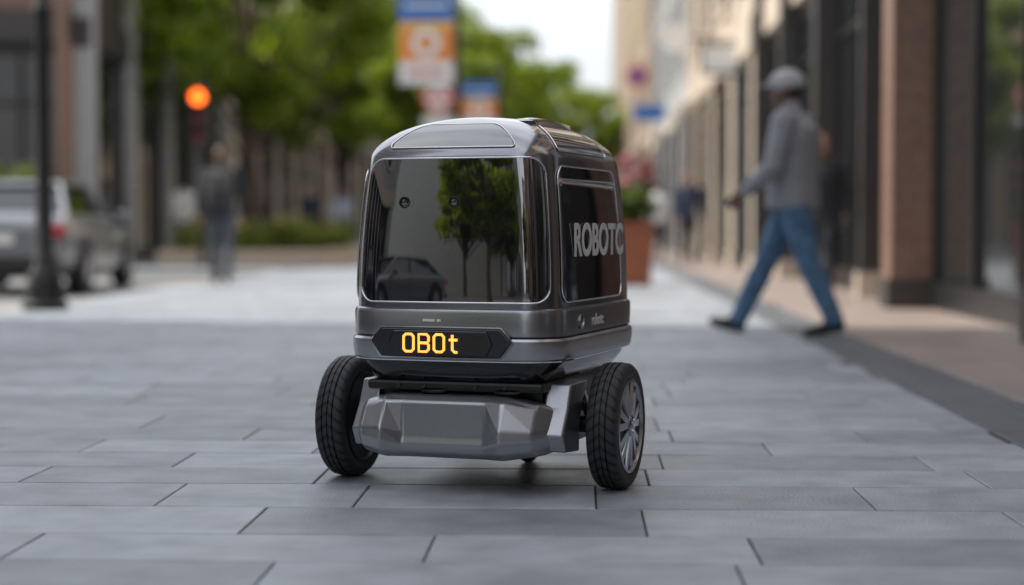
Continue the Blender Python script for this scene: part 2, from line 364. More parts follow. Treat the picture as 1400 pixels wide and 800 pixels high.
# ------------------------------------------------------------------ car
M['carpaint']=nmat('silver_car_paint',(.25,.26,.28),.28,metal=.6,coat=.6,var=.03)
M['rubber']=nmat('tyre_rubber',(.02,.02,.022),.75,var=.15,bump=.15,bscale=90)
M['alloy']=nmat('alloy',(.55,.55,.57),.3,metal=.9)
M['tail']=nmat('tail_light',(.45,.01,.01),.15,coat=.5)
M['carglass']=nmat('car_glass',(.01,.012,.014),.03,ior=1.8)
def wheel_car(parent,x,y,side):
    r=.33
    lathe('tyre',[(.2,-.11),(.3,-.11),(r,-.085),(r,.085),(.3,.11),(.2,.11)],M['rubber'],parent,32,axis='X',loc=(x,y,r))
    lathe('wheel_rim',[(.235,.07),(.22,.1),(.20,.112),(.19,.08)] if side>0 else [(.19,-.08),(.20,-.112),(.22,-.1),(.235,-.07)],M['alloy'],parent,32,axis='X',loc=(x,y,r))
    v=[];f=[]
    for k in range(10):
        a=2*math.pi*k/10; c,s=math.cos(a),math.sin(a); n=len(v); w=.022
        X=.113*side
        v+=[(X,-s*w,c*w),(X,s*w,-c*w),(X*.98,c*.205+s*w,s*.205-c*w),(X*.98,c*.205-s*w,s*.205+c*w)]
        f.append((n,n+1,n+2,n+3))
    o=mesh_obj('spokes',v,f,M['alloy'],parent); o.location=(x,y,r)
def car(x,y,rot,z=-.12,paint='carpaint'):
    e=empty('parked_car',(x,y,z),rot)
    st=[(-2.28,.70,.42,.78,.80),(-2.22,.84,.30,.88,.93),(-1.95,.89,.24,.92,.98),(-1.4,.91,.22,.93,.99),(-.5,.92,.2,.92,.96),(.6,.92,.2,.9,.94),(1.0,.91,.21,.88,.93),(1.6,.89,.23,.82,.87),(2.05,.84,.25,.74,.79),(2.25,.72,.32,.62,.68),(2.32,.55,.4,.55,.58)]
    v=[];f=[]
    for (yy,w,zs,zb,zd) in st:
        half=[(w*.82,zs-.03),(w*.96,zs+.03),(w,zs+.22),(w,(zs+zb)/2+.08),(w*.955,zb),(w*.86,zd-.01),(w*.4,zd+.02)]
        ring=[(-a,b) for a,b in half]+[(a,b) for a,b in half[::-1]]
        v+=[(a,yy,b) for a,b in ring]
    n=14
    for j in range(len(st)-1):
        for i in range(n):
            k=(i+1)%n; f.append((j*n+i,j*n+k,(j+1)*n+k,(j+1)*n+i))
    f.append(tuple(range(n))); f.append(tuple(range((len(st)-1)*n,len(st)*n))[::-1])
    o=mesh_obj('body',v,f,M[paint],e,smooth=True); s=o.modifiers.new('s','SUBSURF'); s.levels=2; s.render_levels=2
    fixn(o)
    def gh(name,ys,mat,zb=.9,grow=0,zt=1.37):
        base=[(-.76-grow,ys[0]),(.76+grow,ys[0]),(.78+grow,0),(.72+grow,ys[3]),(-.72-grow,ys[3]),(-.78-grow,0)]
        top=[(-.55,ys[1]),(.55,ys[1]),(.6,-.2),(.54,ys[2]),(-.54,ys[2]),(-.6,-.2)]
        v=[(a,b,zb) for a,b in base]+[(a,b,zt-.04) for a,b in top]; f=[(i,(i+1)%6,6+(i+1)%6,6+i) for i in range(6)]+[(6,7,8,9,10,11)]
        return mesh_obj(name,v,f,mat,e)
    gh('windows',(-1.85,-1.2,.35,1.1),M['carglass'])
    rf=[(-.57,-1.28,1.33),(.57,-1.28,1.33),(.62,-.2,1.345),(.56,.42,1.33),(-.56,.42,1.33),(-.62,-.2,1.345)]
    v=rf+[(a*.85,b*.93,z+.045) for a,b,z in rf]; f=[(i,(i+1)%6,6+(i+1)%6,6+i) for i in range(6)]+[(6,7,8,9,10,11)]
    mesh_obj('roof',v,f,M[paint],e)
    for sx in (-1,1):
        tube('pillar_rear',[(.77*sx,-1.84,.93),(.57*sx,-1.22,1.34)],.035,M[paint],e)
        tube('pillar_front',[(.73*sx,1.1,.9),(.555*sx,.38,1.34)],.03,M[paint],e)
        tube('pillar_mid',[(.79*sx,-.15,.9),(.615*sx,-.25,1.33)],.022,M['frame'],e)
        tube('roof_rail',[(.57*sx,-1.22,1.34),(.62*sx,-.2,1.35),(.555*sx,.38,1.34)],.022,M[paint],e)
        tube('belt_trim',[(.82*sx,-1.7,.95),(.87*sx,-.5,.945),(.86*sx,.9,.91)],.012,M['alloy'],e)
        box_obj('tail_light',tuple(sorted((.50*sx,.835*sx)))+(-2.285,-2.16,.70,.84),M['tail'],e,.03)
        box_obj('head_light',tuple(sorted((.5*sx,.8*sx)))+(2.05,2.2,.58,.68),M['signw'],e,.03)
        box_obj('door_mirror',tuple(sorted((.88*sx,1.05*sx)))+(.7,.82,.9,1.02),M[paint],e,.03)
        for yy in (-1.42,1.42):
            lathe('wheel_arch',[(.385,-.02),(.385,.02)],M['frame'],e,32,axis='X',loc=(.895*sx,yy,.36))
            wheel_car(e,.835*sx,yy,sx)
        for yy in (-.95,.0,.95): tube('door_seam',[(.925*sx,yy,.3),(.925*sx,yy,.86)],.004,M['frame'],e)
    box_obj('bumper',(-.78,.78,-2.33,-2.1,.3,.48),M['frame'],e,.05)
    box_obj('number_plate',(-.26,.26,-2.30,-2.27,.62,.73),M['signw'],e,.004)
    tube('exhaust',[(.5,-2.3,.27),(.5,-2.0,.27)],.03,M['alloy'],e)
car(-6.93,21.6,R(5))
M['carpaint2']=nmat('dark_car_paint',(.03,.035,.05),.3,metal=.4,coat=.8)
car(-8.4,3.5,R(0),paint='carpaint2'); car(-8.4,-3,R(0)); car(-13,21.5,R(80),paint='carpaint2')

# ------------------------------------------------------------------ people
def person(name,loc,yaw,scale,mats,pose,voxel=.012,cap=False,long_hair=False,jacket_len=.80,bulk=1.):
    """canonical figure faces -X, left side is -Y"""
    V=[];F=[];parts=[]
    def cap_(label,p,q,r0,r1):
        p=Vector(p);q=Vector(q);d=(q-p)
        qn=Vector((0,0,1)).rotation_difference(d.normalized())
        nu=12; n=len(V)
        V.append(tuple(p-d.normalized()*r0))
        rings=[(p,r0,t) for t in (-.95,-.7,-.35,0)]+[(q,r1,t) for t in (0,.35,.7,.95)]
        for (c,r,t) in rings:
            rr=r*math.sqrt(max(0,1-t*t))
            for i in range(nu):
                a=2*math.pi*i/nu; V.append(tuple(c+qn@Vector((rr*math.cos(a),rr*math.sin(a),r*t))))
        V.append(tuple(q+d.normalized()*r1)); m=len(rings)
        for i in range(nu):
            k=(i+1)%nu; F.append((n,n+1+k,n+1+i)); 
            for j in range(m-1): F.append((n+1+j*nu+i,n+1+j*nu+k,n+1+(j+1)*nu+k,n+1+(j+1)*nu+i))
            F.append((n+1+(m-1)*nu+i,n+1+(m-1)*nu+k,n+1+m*nu))
        parts.append((label,'c',np.array(p),np.array(q),r0,r1))
    def ell(label,c,r,tilt=0):
        n=len(V); nu,nv=16,10
        ct,stt=math.cos(tilt),math.sin(tilt)
        def add(x,yy,z): V.append((c[0]+x*ct+z*stt,c[1]+yy,c[2]-x*stt+z*ct))
        add(0,0,-r[2])
        for j in range(1,nv):
            th=math.pi*(1-j/nv)
            for i in range(nu):
                a=2*math.pi*i/nu; add(r[0]*math.sin(th)*math.cos(a),r[1]*math.sin(th)*math.sin(a),r[2]*math.cos(th))
        add(0,0,r[2]); m=nv-1
        for i in range(nu):
            k=(i+1)%nu; F.append((n,n+1+k,n+1+i))
            for j in range(m-1): F.append((n+1+j*nu+i,n+1+j*nu+k,n+1+(j+1)*nu+k,n+1+(j+1)*nu+i))
            F.append((n+1+(m-1)*nu+i,n+1+(m-1)*nu+k,n+1+m*nu))
        parts.append((label,'e',np.array(c,float),np.array(r,float),0,0))
    def rings(label,rs):
        n=len(V); nu=20
        for (cx,cy,cz,rx,ry) in rs:
            for i in range(nu):
                a=2*math.pi*i/nu; c,s=math.cos(a),math.sin(a)
                V.append((cx+rx*math.copysign(abs(c)**.85,c),cy+ry*math.copysign(abs(s)**.85,s),cz))
        m=len(rs)
        for j in range(m-1):
            for i in range(nu):
                k=(i+1)%nu; F.append((n+j*nu+i,n+j*nu+k,n+(j+1)*nu+k,n+(j+1)*nu+i))
        F.append(tuple(n+i for i in range(nu))[::-1]); F.append(tuple(n+(m-1)*nu+i for i in range(nu)))
        parts.append((label,'r',rs,None,0,0))
    J=pose; B=bulk
    SK,TOP,LEG,SHOE,HAIR,CAP=range(6)
    rings(LEG,[(.0,0,.80,.10,.15),(.0,0,.86,.125,.168),(0,0,.93,.12,.165),(0,0,.97,.11,.155)])
    tr=[(.0,0,jacket_len,.128,.172),(0,0,jacket_len+.025,.142,.182),(0,0,jacket_len+.06,.138,.18),(-.0,0,.95,.135,.172),(.0,0,1.02,.132,.172),(.0,0,1.12,.136,.182),(.005,0,1.22,.14,.19),(.01,0,1.30,.13,.187),(.01,0,1.36,.10,.15),(-.0,0,1.40,.07,.09),(-.012,0,1.42,.055,.065)]
    rings(TOP,[(a,b,c,rx*B if c<1.35 else rx,ry*B if c<1.35 else ry) for a,b,c,rx,ry in tr])
    cap_(SK,(-.01,0,1.36),(-.035,0,1.49),.056,.052)
    cap_(TOP,(-.005,0,1.385),(-.015,0,1.43),.072,.068)
    for sd,k in ((-1,'L'),(1,'R')):
        sh,el,wr=J['sh'+k],J['el'+k],J['wr'+k]
        cap_(TOP,(-.0,sd*.10,1.33),sh,.078,.072*B)
        m=tuple((Vector(sh)+Vector(el))/2)
        cap_(TOP,sh,m,.072*B,.064*B); cap_(TOP,m,el,.064*B,.055*B)
        m2=tuple(Vector(el)*.6+Vector(wr)*.4); cap_(TOP,el,m2,.055*B,.054*B); cap_(TOP,m2,tuple(Vector(el)*.06+Vector(wr)*.94),.054*B,.037*B)
        d=(Vector(wr)-Vector(el)).normalized(); w=Vector(wr)
        cap_(SK,wr,w+d*.03,.027,.027)
        fwd=Vector((-1,0,0)); nrm=Vector((0,-sd,0)); nrm=(nrm-d*nrm.dot(d)).normalized(); lat=d.cross(nrm)
        if lat.dot(fwd)<0: lat=-lat
        for t in (-.022,0,.022): cap_(SK,w+d*.03+lat*t*.8,w+d*.09+lat*t*1.2,.015,.014)
        for t,ln in ((.033,.9),(.011,1.),(-.011,.95),(-.033,.75)):
            b0=w+d*.095+lat*t; b1=b0+(d+nrm*.25).normalized()*.038*ln; b2=b1+(d+nrm*.9).normalized()*.028*ln; b3=b2+(d*.6+nrm).normalized()*.02*ln
            cap_(SK,b0,b1,.0088,.0084); cap_(SK,b1,b2,.0084,.008); cap_(SK,b2,b3,.008,.007)
        t0=w+d*.035+lat*.03; t1=t0+(d*.7+lat*.7+nrm*.3).normalized()*.035; t2=t1+(d+nrm*.4).normalized()*.028
        cap_(SK,t0,t1,.012,.0105); cap_(SK,t1,t2,.0105,.009)
        hp,kn,an,toe=J['hp'+k],J['kn'+k],J['an'+k],J['toe'+k]
        hm=tuple((Vector(hp)+Vector(kn))/2)
        cap_(LEG,hp,hm,.105,.093); cap_(LEG,hm,kn,.093,.074)
        km=tuple(Vector(kn)*.65+Vector(an)*.35); cap_(LEG,kn,km,.074,.073); cap_(LEG,km,an,.073,.060)
        A=Vector(an); Tt=Vector(toe); hd=(Tt-A); hd.z=0; hd.normalize()
        heel=A+Vector((-hd.x*.03,-hd.y*.03,-.045))
        if J.get('heel'+k): heel=Vector(J['heel'+k])
        cap_(SHOE,A,heel,.042,.036)
        cap_(SHOE,heel,tuple(heel*.4+Tt*.6),.038,.040); cap_(SHOE,tuple(heel*.4+Tt*.6),Tt,.040,.028)
        cap_(SHOE,A,tuple(heel*.5+Tt*.5),.040,.036)
    hx,hy,hz=-.045,0,1.555
    ell(SK,(hx-.005,0,hz),(.092,.074,.105)); ell(SK,(hx-.025,0,hz-.05),(.068,.056,.075))
    cap_(SK,(hx-.088,0,hz+.005),(hx-.108,0,hz-.03),.010,.014)
    cap_(SK,(hx-.083,-.018,hz-.062),(hx-.083,.018,hz-.062),.009,.009)
    ell(SK,(hx-.082,0,hz-.098),(.018,.022,.016))
    for sd in (-1,1):
        ell(SK,(hx+.008,sd*.077,hz-.012),(.02,.012,.032)); cap_(SK,(hx-.085,sd*.02,hz+.025),(hx-.078,sd*.045,hz+.025),.008,.008)
    ell(HAIR,(hx+.018,0,hz+.022),(.093,.081,.1))
    if long_hair: ell(HAIR,(hx+.04,0,hz-.08),(.065,.085,.14)); ell(HAIR,(hx+.05,0,hz-.17),(.045,.08,.1))
    if cap:
        ell(CAP,(hx+.005,0,hz+.045),(.115,.097,.085)); ell(CAP,(hx-.10,0,hz+.035),(.075,.07,.011),R(-10)); ell(CAP,(hx+.008,0,hz+.03),(.116,.098,.024))
        ell(CAP,(hx+.005,0,hz+.128),(.012,.012,.006))
    me=bpy.data.meshes.new(name+'_base'); me.from_pydata([tuple(v) for v in V],[],F); me.update()
    tmp=bpy.data.objects.new(name+'_tmp',me); COL.objects.link(tmp)
    rm=tmp.modifiers.new('r','REMESH'); rm.mode='VOXEL'; rm.voxel_size=voxel; rm.use_smooth_shade=True
    sm=tmp.modifiers.new('s','SMOOTH'); sm.factor=.5; sm.iterations=3
    dg=bpy.context.evaluated_depsgraph_get(); dg.update()
    nm=bpy.data.meshes.new_from_object(tmp.evaluated_get(dg)); bpy.data.objects.remove(tmp)
    nm.name=name
    nP=len(nm.polygons); C=np.zeros(nP*3); nm.polygons.foreach_get('center',C); C=C.reshape(-1,3)
    best=np.full(nP,1e9); lab=np.zeros(nP,int)
    for (l,kind,a,b,r0,r1) in parts:
        if kind=='c':
            a=np.array(a);b=np.array(b);ab=b-a;t=np.clip(((C-a)@ab)/(ab@ab+1e-12),0,1)
            d=np.linalg.norm(C-(a+t[:,None]*ab),axis=1)-(r0+(r1-r0)*t)
        elif kind=='e': d=(np.linalg.norm((C-a)/b,axis=1)-1)*b.min()
        else:
            zs=np.array([q[2] for q in a]); cx=np.interp(C[:,2],zs,[q[0] for q in a]); rx=np.interp(C[:,2],zs,[q[3] for q in a]); ry=np.interp(C[:,2],zs,[q[4] for q in a])
            e=np.sqrt(((C[:,0]-cx)/rx)**2+(C[:,1]/ry)**2)-1; d=e*np.minimum(rx,ry)
            dz=np.maximum(zs[0]-C[:,2],C[:,2]-zs[-1]); d=np.where(dz>0,np.sqrt(np.maximum(d,0)**2+dz**2),d)
        w=d<best-1e-6; best[w]=d[w]; lab[w]=l
    nm.materials.clear()
    for m in mats: nm.materials.append(m)
    nm.polygons.foreach_set('material_index',lab.astype(np.int32)); nm.polygons.foreach_set('use_smooth',[True]*nP); nm.update()
    root=empty(name,loc,yaw,scale)
    link(bpy.data.objects.new('body',nm),root)
    for sd in (-1,1):
        lathe('eye',[(.002,-.006),(.009,-.003),(.009,.003),(.002,.006)],M['eye'],root,10,axis='X',loc=(hx-.088,sd*.031,hz+.008))
    return root
M['eye']=nmat('eye_dark',(.02,.015,.01),.2)
def cloth(n,c,v=.15): return nmat(n,c,.85,var=v,vscale=14,bump=.8,bscale=11)
SKIN=nmat('skin',(.42,.24,.17),.5,var=.06,vscale=30); SKIND=nmat('skin_dark',(.16,.085,.055),.5,var=.06,vscale=30)
JEAN=cloth('denim',(.085,.17,.28),.35); GREYC=cloth('grey_fleece',(.30,.31,.335)); DARKC=cloth('dark_cloth',(.03,.032,.04)); WHITEC=cloth('white_cloth',(.75,.75,.76)); BLUEC=cloth('navy_cloth',(.03,.04,.08)); GREYT=cloth('grey_trousers',(.09,.10,.12)); LBLUE=cloth('light_blue_cloth',(.35,.42,.55))
SHOEB=nmat('black_shoe',(.015,.015,.017),.4,var=.1); HAIRD=nmat('dark_hair',(.02,.015,.012),.5,bump=.5); HAIRR=nmat('auburn_hair',(.30,.11,.035),.5,bump=.5); CAPG=cloth('cap_cloth',(.46,.47,.49)); CREAM=cloth('tan_trousers',(.2,.17,.13))
HAIRB=nmat('brown_hair',(.12,.07,.04),.5,bump=.5)
P1=dict(shL=(.0,-.21,1.335),elL=(-.04,-.28,1.06),wrL=(-.235,-.24,.905), shR=(.0,.205,1.335),elR=(.05,.24,1.07),wrR=(-.03,.24,.85),
 hpL=(.02,-.088,.86),knL=(.135,-.10,.46),anL=(.30,-.10,.115),toeL=(.13,-.11,.03),heelL=(.335,-.10,.075),
 hpR=(-.02,.088,.86),knR=(-.20,.09,.47),anR=(-.38,.09,.10),toeR=(-.56,.09,.075),heelR=(-.375,.09,.042))
P2=dict(shL=(-.0,-.2,1.335),elL=(.10,-.25,1.07),wrL=(.03,-.25,.85), shR=(0,.2,1.335),elR=(-.03,.25,1.06),wrR=(-.14,.23,.85),
 hpL=(-.01,-.088,.86),knL=(-.11,-.09,.46),anL=(-.17,-.09,.09),toeL=(-.34,-.1,.04),
 hpR=(.01,.088,.86),knR=(.04,.09,.47),anR=(.21,.09,.13),toeR=(.09,.09,.035))
person('walking_man',(1.355,10.85,0),-R(24),1.0,[SKIND,GREYC,JEAN,SHOEB,HAIRD,CAPG],P1,voxel=.0065,cap=True,bulk=1.15)
bp=person('walking_man_with_backpack',(-4.33,20.6,0),-R(84),1.0,[SKIN,DARKC,GREYT,SHOEB,HAIRB,DARKC],P2)
box_obj('backpack',(.11,.27,-.16,.16,.93,1.36),cloth('backpack_fabric',(.09,.085,.08)),bp,.06); box_obj('backpack_pocket',(.26,.31,-.12,.12,.96,1.14),DARKC,bp,.03)
for sy in (-.11,.11): tube('backpack_strap',[(.14,sy,1.0),(-.12,sy,1.05),(-.15,sy,1.2),(-.08,sy,1.38),(.03,sy,1.40),(.14,sy,1.3)],.015,SHOEB,bp)
person('walking_man_in_suit',(2.05,32,0),R(92),1.03,[SKIN,BLUEC,DARKC,SHOEB,HAIRD,DARKC],P2,voxel=.016,jacket_len=.74)
person('walking_woman',(2.42,17.2,0),R(80),.97,[SKIN,DARKC,DARKC,SHOEB,HAIRR,DARKC],P2,voxel=.014,long_hair=True,jacket_len=.7)
person('pedestrian',(-8.0,34.5,0),-R(60),1.0,[SKIN,WHITEC,CREAM,SHOEB,HAIRD,DARKC],P2,voxel=.018)
person('pedestrian',(-6.4,46,0),R(100),1.03,[SKIN,LBLUE,BLUEC,SHOEB,HAIRD,DARKC],P2,voxel=.018)
person('pedestrian',(-6.65,42,0),R(60),1.03,[SKIN,BLUEC,DARKC,SHOEB,HAIRB,DARKC],P1,voxel=.018)
person('pedestrian',(1.75,38,0),-R(80),1.0,[SKIN,WHITEC,DARKC,SHOEB,HAIRD,DARKC],P2,voxel=.018)
person('pedestrian',(1.5,46,0),R(95),1.03,[SKIN,DARKC,DARKC,SHOEB,HAIRD,DARKC],P2,voxel=.018)

# ------------------------------------------------------------------ robot
rb=empty('delivery_robot',(-.216,4.693,0),-R(16.5))
M['gun']=nmat('gunmetal_body',(.31,.315,.335),.19,metal=.92,coat=.6,var=.03,vscale=30)
M['gun2']=nmat('satin_grey_metal',(.41,.415,.435),.27,metal=.92,coat=.25,var=.03,vscale=40)
M['bump']=nmat('bumper_paint',(.38,.39,.415),.28,metal=.8,coat=.35,var=.03,vscale=40)
M['rglass']=nmat('robot_black_glass',(.008,.009,.012),.012,ior=2.8,spec=.5,coat=.8)
M['chrome']=nmat('chrome_trim',(.85,.85,.87),.1,metal=1.)
M['plas']=nmat('black_plastic',(.012,.013,.015),.35,var=.1,bump=.05)
M['plasg']=nmat('gloss_black_plastic',(.010,.011,.014),.12,coat=.5)
M['letter']=nmat('white_lettering',(.8,.79,.77),.5)
M['led']=nmat('led_amber',(.9,.4,.05),.5,emis=(1,.36,.06),estr=2.0)
M['ledoff']=nmat('led_matrix_off',(.05,.035,.02),.4)
A0,B0,R0=.278,.39,.085; ZT=.972; ZB=.860
def inset(z):
    t=max(0,(z-.48)/.32); i=.017*t*t
    if z>ZB:
        u=min(1,(z-ZB)/(ZT-ZB)); i+=.19*(1-math.sqrt(max(0,1-u**1.8)))
    return i
def perim(q,z,off=0.):
    s=1 if q>=0 else -1; q=abs(q); i=inset(z); a=A0-i; b=B0-i; r=min(R0,a*.9)
    if q<=1: x,y,nx,ny=q*(a-r),-b,0,-1
    elif q<=2:
        t=(q-1)*math.pi/2; nx,ny=math.sin(t),-math.cos(t); x=a-r+r*nx; y=-(b-r)+r*ny
    elif q<=4: x,y,nx,ny=a,-(b-r)+(q-2)/2*2*(b-r),1,0
    elif q<=5:
        t=(q-4)*math.pi/2; nx,ny=math.cos(t),math.sin(t); x=a-r+r*nx; y=(b-r)+r*ny
    else: x,y,nx,ny=(6-q)*(a-r),b,0,1
    y+= math.copysign(.018,y)*(1-(x/a)**2) if abs(ny)>.0 else 0
    x+= .006*(1-(y/b)**2 if abs(y)<b else 0) if nx>.0 else 0
    return Vector((s*x,y,z)),Vector((s*nx,ny,0))
def surf(q,z,off):
    e=.0008; zz=max(.481,min(ZT-.002,z))
    p=perim(q,z)[0]; n0=perim(q,z)[1]
    tq=perim(q+e,zz)[0]-perim(q-e,zz)[0]; tz=perim(q,zz+.0015)[0]-perim(q,zz-.0015)[0]
    n=tq.cross(tz).normalized()
    if n.dot(n0+Vector((0,0,.3)))<0: n=-n
    return p+n*off
def s2q(s):
    g=1 if s>=0 else -1; s=abs(s); l1=A0-R0; l2=R0*math.pi/2; l3=2*(B0-R0)
    if s<l1: q=s/l1
    elif s<l1+l2: q=1+(s-l1)/l2
    elif s<l1+l2+l3: q=2+2*(s-l1-l2)/l3
    else: q=4+(s-l1-l2-l3)/l2
    return g*min(q,6)
QS=[]
for a,b,n in ((0,1,8),(1,2,12),(2,4,12),(4,5,12),(5,6,8)): QS+=[a+(b-a)*i/n for i in range(n)]
QS.append(6); RING=QS+[-q for q in QS[-2:0:-1]]
def loft(name,rows,mat,sharp=30):
    v=[];f=[];n=len(RING)
    for r in rows: v+=r
    for j in range(len(rows)-1):
        for i in range(n):
            k=(i+1)%n; f.append((j*n+i,j*n+k,(j+1)*n+k,(j+1)*n+i))
    f.append(tuple(range(n))[::-1]); f.append(tuple(range((len(rows)-1)*n,len(rows)*n)))
    o=mesh_obj(name,v,f,mat,rb,smooth=True)
    try:o.data.set_sharp_from_angle(angle=R(sharp))
    except Exception: pass
    return o
zs=[.47,.5,.53,.56,.6,.64,.68,.72,.76,.80,.83,.86]+[ZB+(ZT-ZB)*math.sin(math.pi/2*i/24) for i in range(1,25)]
loft('cab_shell',[[tuple(perim(q,z)[0]) for q in RING] for z in zs],M['gun'])
def ringloft(name,prof,mat,sharp=25):
    rows=[]
    for z,o in prof:
        row=[]
        for q in RING:
            p,nn=perim(q,.48); p=p+nn*o; row.append((p.x,p.y,z))
        rows.append(row)
    loft(name,rows,mat,sharp)
ringloft('belt_upper',[(.405,.004),(.408,.008),(.466,.009),(.474,.006),(.477,.001)],M['gun2'])
ringloft('belt_seam',[(.400,.002),(.406,.002)],M['plas'])
ringloft('belt_lower',[(.338,-.012),(.343,.004),(.35,.010),(.375,.014),(.396,.014),(.402,.008)],M['gun2'])
ringloft('belt_trim',[(.3405,.0),(.343,.007),(.3455,.0075)],M['chrome'])
ringloft('lower_fairing',[(.285,-.055),(.292,-.045),(.325,-.018),(.339,-.014)],M['plasg'])
def rrect(s0,s1,z0,z1,rc,n=10):
    pts=[]
    for cx,cz,a0 in ((s1-rc,z1-rc,0),(s0+rc,z1-rc,90),(s0+rc,z0+rc,180),(s1-rc,z0+rc,270)):
        for i in range(n+1):
            a=R(a0+90*i/n); pts.append((cx+rc*math.cos(a),cz+rc*math.sin(a)))
    return pts
def densify(pts,step=.02):
    out=[]
    for i,p in enumerate(pts):
        q=pts[(i+1)%len(pts)]; d=math.dist(p,q); n=max(1,int(d/step))
        out+=[(p[0]+(q[0]-p[0])*k/n,p[1]+(q[1]-p[1])*k/n) for k in range(n)]
    return out
def panel(name,s0,s1,z0,z1,rc,mat,off=.004,trim=None,trad=.0022,ns=64):
    zr=sorted(set([z0+rc*(1-math.cos(math.pi/2*i/8)) for i in range(9)]+[z1-rc*(1-math.cos(math.pi/2*i/8)) for i in range(9)]+[z0+rc+(z1-z0-2*rc)*i/16 for i in range(17)]))
    v=[];f=[]
    for z in zr:
        d=0
        if z<z0+rc: d=rc-math.sqrt(max(0,rc*rc-(z0+rc-z)**2))
        if z>z1-rc: d=rc-math.sqrt(max(0,rc*rc-(z-z1+rc)**2))
        for i in range(ns+1):
            s=s0+d+(s1-s0-2*d)*i/ns; v.append(tuple(surf(s2q(s),z,off)))
    w=ns+1
    for j in range(len(zr)-1):
        for i in range(ns): f.append((j*w+i,j*w+i+1,(j+1)*w+i+1,(j+1)*w+i))
    o=mesh_obj(name,v,f,mat,rb,smooth=True)
    so=o.modifiers.new('t','SOLIDIFY'); so.thickness=.003; so.offset=-1
    if trim:
        pts=[tuple(surf(s2q(a),b,off)) for a,b in densify(rrect(s0,s1,z0,z1,rc),.012)]
        tube(name+'_trim',pts,trad,trim,rb,cyclic=True)
panel('front_window',-.245,.268,.492,.857,.042,M['rglass'],trim=M['chrome'])
for s in (-1,1):
    panel('side_window',*sorted((s*.306,s*.86)),.492,.838,.036,M['rglass'],trim=M['chrome'])
    panel('roof_side_glass',*sorted((s*.325,s*.82)),.876,.945,.016,M['rglass'],trim=M['chrome'],off=.003,trad=.0016)
panel('roof_front_glass',-.205,.205,.884,.946,.012,M['rglass'],off=.003,trim=M['chrome'],trad=.0016)
v=[];f=[];n=14
for j in range(n+1):
    t=j/n; yy=-.2+.36*t; h=.016*math.sin(math.pi*t)**.5; w=.045
    for (dx,dz) in ((-w,-.02),(-w*.8,h*.7),(0,h),(w*.8,h*.55),(w,-.03)): v.append((.125+dx,yy,.960+dz))
    if j:
        for i in range(4): f.append(((j-1)*5+i,(j-1)*5+i+1,j*5+i+1,j*5+i))
f.append((0,1,2,3,4)); f.append(tuple(n*5+i for i in (4,3,2,1,0)))
mesh_obj('roof_sensor_ridge',v,f,M['plasg'],rb,smooth=True)
for xx in (-.125,.02):
    p=surf(s2q(xx),.745,.0045)
    lathe('camera_ring',[(.015,0),(.015,-.0015),(.012,-.002),(.011,0)],M['plas'],rb,24,axis='Y',loc=tuple(p))
    lathe('camera_lens',[(.010,0),(.008,-.003),(.003,-.004)],M['rglass'],rb,20,axis='Y',loc=tuple(p))
yf=-(B0+.018+.014)
def prism(name,pts,y0,y1,mat,inset_=None,parent=rb,bev=0):
    n=len(pts); v=[(a,y1,b) for a,b in pts]
    if inset_:
        cx=sum(a for a,b in pts)/n; cz=sum(b for a,b in pts)/n
        v+=[(cx+(a-cx)*inset_[0],y0,cz+(b-cz)*inset_[1]) for a,b in pts]
    else: v+=[(a,y0,b) for a,b in pts]
    f=[(i,(i+1)%n,n+(i+1)%n,n+i) for i in range(n)]+[tuple(range(n,2*n))]+[tuple(range(n))[::-1]]
    o=mesh_obj(name,v,f,mat,parent); fixn(o)
    if bev: b=o.modifiers.new('b','BEVEL'); b.width=bev; b.segments=3
    return o
hexp=[(-.205,.395),(-.175,.430),(.150,.430),(.182,.395),(.150,.352),(-.175,.352)]
prism('display_surround',hexp,yf-.002,yf+.03,M['plasg'],(.985,.94),bev=.004)
tube('display_surround_trim',[(a,yf-.001,b) for a,b in hexp],.0016,M['gun2'],rb,cyclic=True)
hp2=[(-.152,.390),(-.138,.422),(.115,.422),(.130,.390),(.115,.358),(-.138,.358)]
prism('display_screen',hp2,yf-.008,yf+.01,M['plasg'],(.99,.97),bev=.003)
DX=.014
def stroke(pts,cyc=False):
    tube('display_letter',[(a*1.03+DX,yf-.0095,b) for a,b in pts],.0033,M['led'],rb,cyc)
def letO(x,w=.026,z0=.368,z1=.412,c=.006): stroke([(x+c,z0),(x+w-c,z0),(x+w,z0+c),(x+w,z1-c),(x+w-c,z1),(x+c,z1),(x,z1-c),(x,z0+c)],True)
letO(-.118); letO(-.038)
x=-.078; stroke([(x,.368),(x+.020,.368),(x+.026,.374),(x+.026,.385),(x+.021,.390),(x+.026,.395),(x+.026,.406),(x+.020,.412),(x,.412)],True); stroke([(x,.390),(x+.021,.390)])
x=.004; stroke([(x+.006,.412),(x+.006,.374),(x+.012,.368),(x+.020,.368)]); stroke([(x-.002,.399),(x+.020,.399)])
dv=[];df=[]
for i in range(12):
    for j in range(8):
        a=.053+i*.0055; b=.371+j*.0055
        if a<.112: n=len(dv); dv+=[(a,yf-.0087,b),(a+.003,yf-.0087,b),(a+.003,yf-.0087,b+.003),(a,yf-.0087,b+.003)]; df.append((n,n+1,n+2,n+3))
mesh_obj('display_dots',dv,df,M['ledoff'],rb)
box_obj('status_marks',(-.06,-.028,yf+.002,yf+.012,.444,.450),M['letter'],rb); box_obj('status_marks_2',(-.022,-.012,yf+.002,yf+.012,.444,.450),M['letter'],rb)
text('side_lettering','ROBOTC',.118,M['letter'],rb,(.2850,-.238,.610),(R(90),0,R(90)),.0006,.0032,spacing=1.0)
text('belt_lettering','robotc',.042,M['letter'],rb,(.2938,-.10,.424),(R(90),0,R(90)),.0004,.0006)
